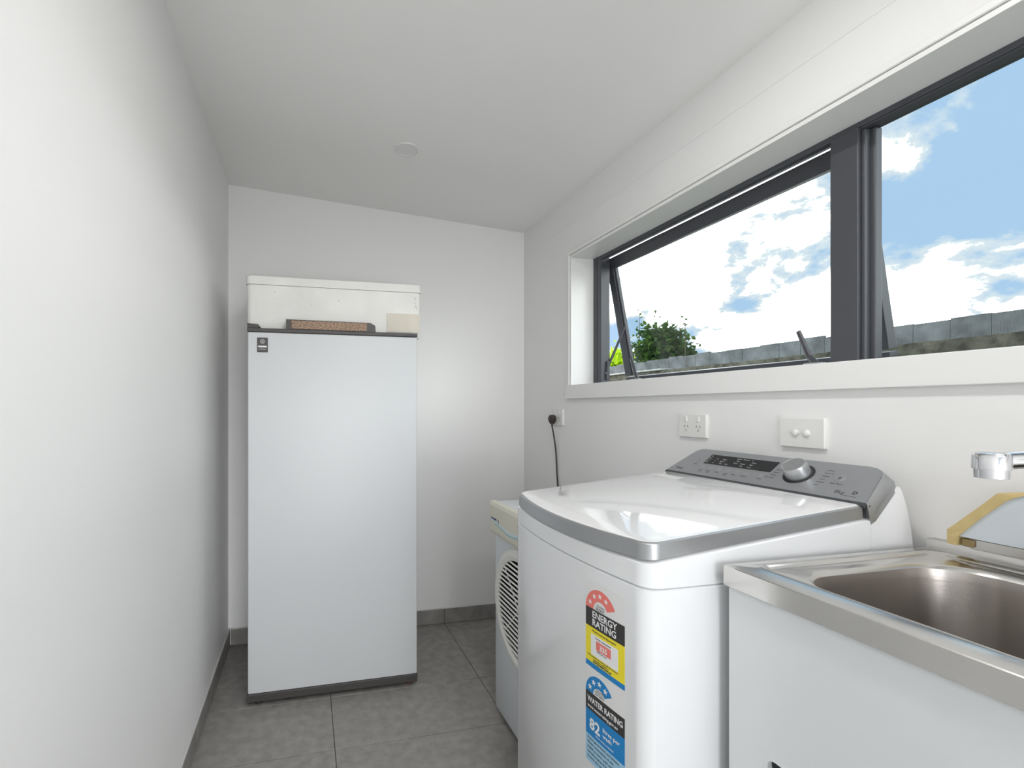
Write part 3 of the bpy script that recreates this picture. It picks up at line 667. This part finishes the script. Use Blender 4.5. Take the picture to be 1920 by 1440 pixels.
bo_ = [(X1 + .030, a, c) for a, c in outer_]; bi_ = [(X1 + .030, a, c) for a, c in inner]; bi_[0] = (X1 + .03, .6440, .945)
fi.insert(1, (X1 - .003, .6405, .9630)); bi_.insert(1, (X1 + .03, .6405, .963))
fo.insert(1, (X1 + .002, .6590, .9600)); bo_.insert(1, (X1 + .03, .6590, .960))
loft(b, [[fo[i], fi[i], bi_[i], bo_[i]] for i in range(len(fo))]); fixn(b); obj('yellowed_edge', b, 'yellowed', pn)
obj('clip', B((X1 + .001, .622, .946), (X1 + .012, .6380, .960), .002), 'brass', pn)
obj('lower_rail', B((X1 + .006, .43, .9425), (X1 + .022, .630, .962), .002), 'steel', pn)

# ------------------------------------------------------------------ power points
def plate(name, label, cat, yc, z0, z1, w, grp=None):
    t = thing(name, label, cat, (XR, yc, (z0 + z1) / 2), grp)
    q = bmesh.new(); P_ = rrect(yc - w / 2, yc + w / 2, z0, z1, .003, 4); P2 = rrect(yc - w / 2 + .002, yc + w / 2 - .002, z0 + .002, z1 - .002, .003, 4)
    loft(q, [[(XR + .001, a, c) for a, c in P_], [(XR - .007, a, c) for a, c in P_], [(XR - .0095, a, c) for a, c in P2]]); fixn(q); obj('plate', q, 'outlet', t, True)
    return t
def socket(t, y, z, sw=True):
    for k, (dy, dz, a) in enumerate(((.0068, .004, .5), (-.0068, .004, -.5), (0, -.009, 0))):
        q = B((-.0004, -.0009, -.004), (.0006, .0009, .004))
        for v in q.verts: v.co = Matrix.Rotation(a, 3, 'X') @ v.co + Vector((XR - .0095, y + dy, z + dz))
        obj('pin_slot', q, 'slot', t)
def rocker(t, y, z, w=.010, h=.017):
    obj('switch', B((XR - .0125, y - w / 2, z - h / 2), (XR - .009, y + w / 2, z + h / 2), .0012), 'outlet', t)
t = plate('power_point', 'white double power point high beside the back corner, black plug in it', 'power outlet', 2.185, 1.114, 1.194, .10)
socket(t, 2.163, 1.147); rocker(t, 2.163, 1.178); rocker(t, 2.205, 1.178)
t = plate('power_point', 'white double power point with empty sockets above the washing machine', 'power outlet', 1.3225, 1.104, 1.180, .114)
for y in (1.347, 1.297): socket(t, y, 1.136); rocker(t, y, 1.164)
t = plate('switch_plate', 'white wall plate with two small round switches, right of the power point', 'switch', .9685, 1.099, 1.175, .114)
for y in (.9825, .9545):
    q = bmesh.new(); lathe(q, (XR - .0095, y, 1.137), (-1, 0, 0), [(.0085, 0), (.0085, .002), (.007, .006), (.004, .0075), (.001, .0078)], 24); obj('switch', q, 'outlet', t, True)
cd = thing('power_lead', 'black plug and cord hanging down from the far power point', 'power cord', (1.19, 2.19, 1.14))
q = bmesh.new(); lathe(q, (XR - .010, 2.207, 1.146), (-1, 0, 0), [(.010, 0), (.019, .004), (.0205, .014), (.019, .026), (.012, .032), (.001, .033)], 20)
for v in q.verts:
    if v.co.z < 1.146: v.co.z = 1.146 + (v.co.z - 1.146) * 1.35; v.co.y = 2.207 + (v.co.y - 2.207) * (1 - min(.5, (1.146 - v.co.z) * 14))
obj('plug', q, 'cord', cd, True)
q = bmesh.new(); tube(q, [(1.205, 2.207, 1.128), (1.206, 2.205, 1.105), (1.214, 2.203, 1.06), (1.2225, 2.199, .99), (1.2265, 2.201, .94), (1.2265, 2.196, .88), (1.2265, 2.185, .80), (1.225, 2.18, .5), (1.22, 2.18, .25), (1.215, 2.18, .10)], [.006] + [.0036] * 9, 10); obj('cable', q, 'cord', cd, True)

# ------------------------------------------------------------------ outside
GZ = -.12
struct('ground', B((1.5, -8, GZ - .1), (40, 40, GZ)), 'ground')
FX = 3.2; FZ = 1.655
fn = thing('paling_fence', 'weathered grey timber paling fence outside the window', 'fence', (FX, 3, GZ))
y = -1.2
pal0 = None
while y < 8.5:
    w_ = .150 + random.uniform(-.006, .006); dz = random.uniform(-.008, .006)
    obj('paling', B((FX + random.uniform(-.001, .001), y, GZ), (FX + .018, y + w_ - .0014, FZ + dz), .0008, 1), 'fence', fn); y += w_
for z in (.15, .95): obj('rail', B((FX + .02, -1.2, z), (FX + .06, 8.6, z + .07)), 'fence', fn)
# mossy rendered wall in front of the fence
bm = bmesh.new(); bmesh.ops.create_grid(bm, x_segments=140, y_segments=50, size=.5)
from mathutils import noise as mn
for v in bm.verts:
    a, c = v.co.x + .5, v.co.y + .5
    yy = -1.2 + a * 5.6; zz = GZ + c * (1.488 - GZ)
    v.co = Vector((2.62 + .012 * mn.noise(Vector((yy * 9, zz * 9, 0))) + .006 * mn.noise(Vector((yy * 40, zz * 40, 3))), yy, zz + (.006 * mn.noise(Vector((yy * 12, 0, 5))) if c > .99 else 0)))
top = [v for v in bm.verts if v.co.z > 1.49]
box(bm, (2.632, -1.2, GZ), (2.74, 4.4, 1.484)); o = obj('garden_wall', bm, 'bank', None, True); tag(o, 'low mossy rough wall in front of the paling fence', 'wall')
obj('coping', B((2.602, 3.12, 1.486), (2.742, 4.4, 1.499), .003), 'plank', o)

def bush(name, label, cx, cy, z0, rx, ry, h, nleaf, m, size, spires=()):
    t = thing(name, label, 'bush', (cx, cy, GZ))
    q = bmesh.new()
    tube(q, [(cx, cy, GZ), (cx + .03, cy, z0 + h * .5)], [.035, .012], 7)
    cl = []
    for k in range(26):
        a = random.uniform(0, 2 * PI); r_ = math.sqrt(random.random()); zz = random.random() ** .8
        p = Vector((cx + rx * r_ * math.cos(a) * (1 - .4 * zz), cy + ry * r_ * math.sin(a) * (1 - .25 * zz), z0 + h * zz * (1 - .5 * r_ * r_)))
        cl.append(p); tube(q, [(cx, cy, z0 - .1), ((cx + p.x) / 2, (cy + p.y) / 2, z0 + (p.z - z0) * .3), p], [.012, .008, .003], 5)
    for sx, sy, sz in spires:
        tube(q, [(sx, sy, z0 + h * .2), (sx, sy, sz)], [.006, .002], 5)
    obj('branches', q, 'bark', t)['kind'] = 'stuff'
    q = bmesh.new()
    def leaf(p, s):
        d = Vector((random.gauss(0, 1), random.gauss(0, 1), random.gauss(0, .7))).normalized(); n_ = d.orthogonal().normalized()
        n_ = Matrix.Rotation(random.uniform(0, 2 * PI), 3, d) @ n_; w = d.cross(n_) * s * .32
        vs = [p, p + d * s * .35 + w, p + d * s * .75 + w * .7, p + d * s + n_ * s * .1, p + d * s * .75 - w * .7, p + d * s * .35 - w]
        vs = [q.verts.new(v) for v in vs]; q.faces.new(vs)
    for k in range(nleaf):
        c = random.choice(cl); sp_ = .075
        leaf(c + Vector((random.gauss(0, sp_), random.gauss(0, sp_), random.gauss(0, sp_ * .8))), size * random.uniform(.6, 1.2))
    for sx, sy, sz in spires:
        for k in range(16):
            z_ = z0 + h * .5 + (sz - z0 - h * .5) * k / 15; leaf(Vector((sx + random.gauss(0, .012), sy + random.gauss(0, .012), z_)), size * .7)
    obj('foliage', q, m, t)['kind'] = 'stuff'
bush('leafy_bush', 'dark green bush rising above the fence, seen through the far glass', 4.05, 4.93, 1.55, .30, .52, .62, 5200, 'leafdark', .058,
     ((4.05, 5.22, 2.44), (4.05, 4.93, 2.36), (4.05, 4.62, 2.12), (4.0, 4.42, 2.18)))
bush('bright_bush', 'bright yellow-green sunlit bush seen in the gap of the open sash', 4.35, 6.35, 1.5, .32, .42, .68, 3000, 'leafbright', .07)
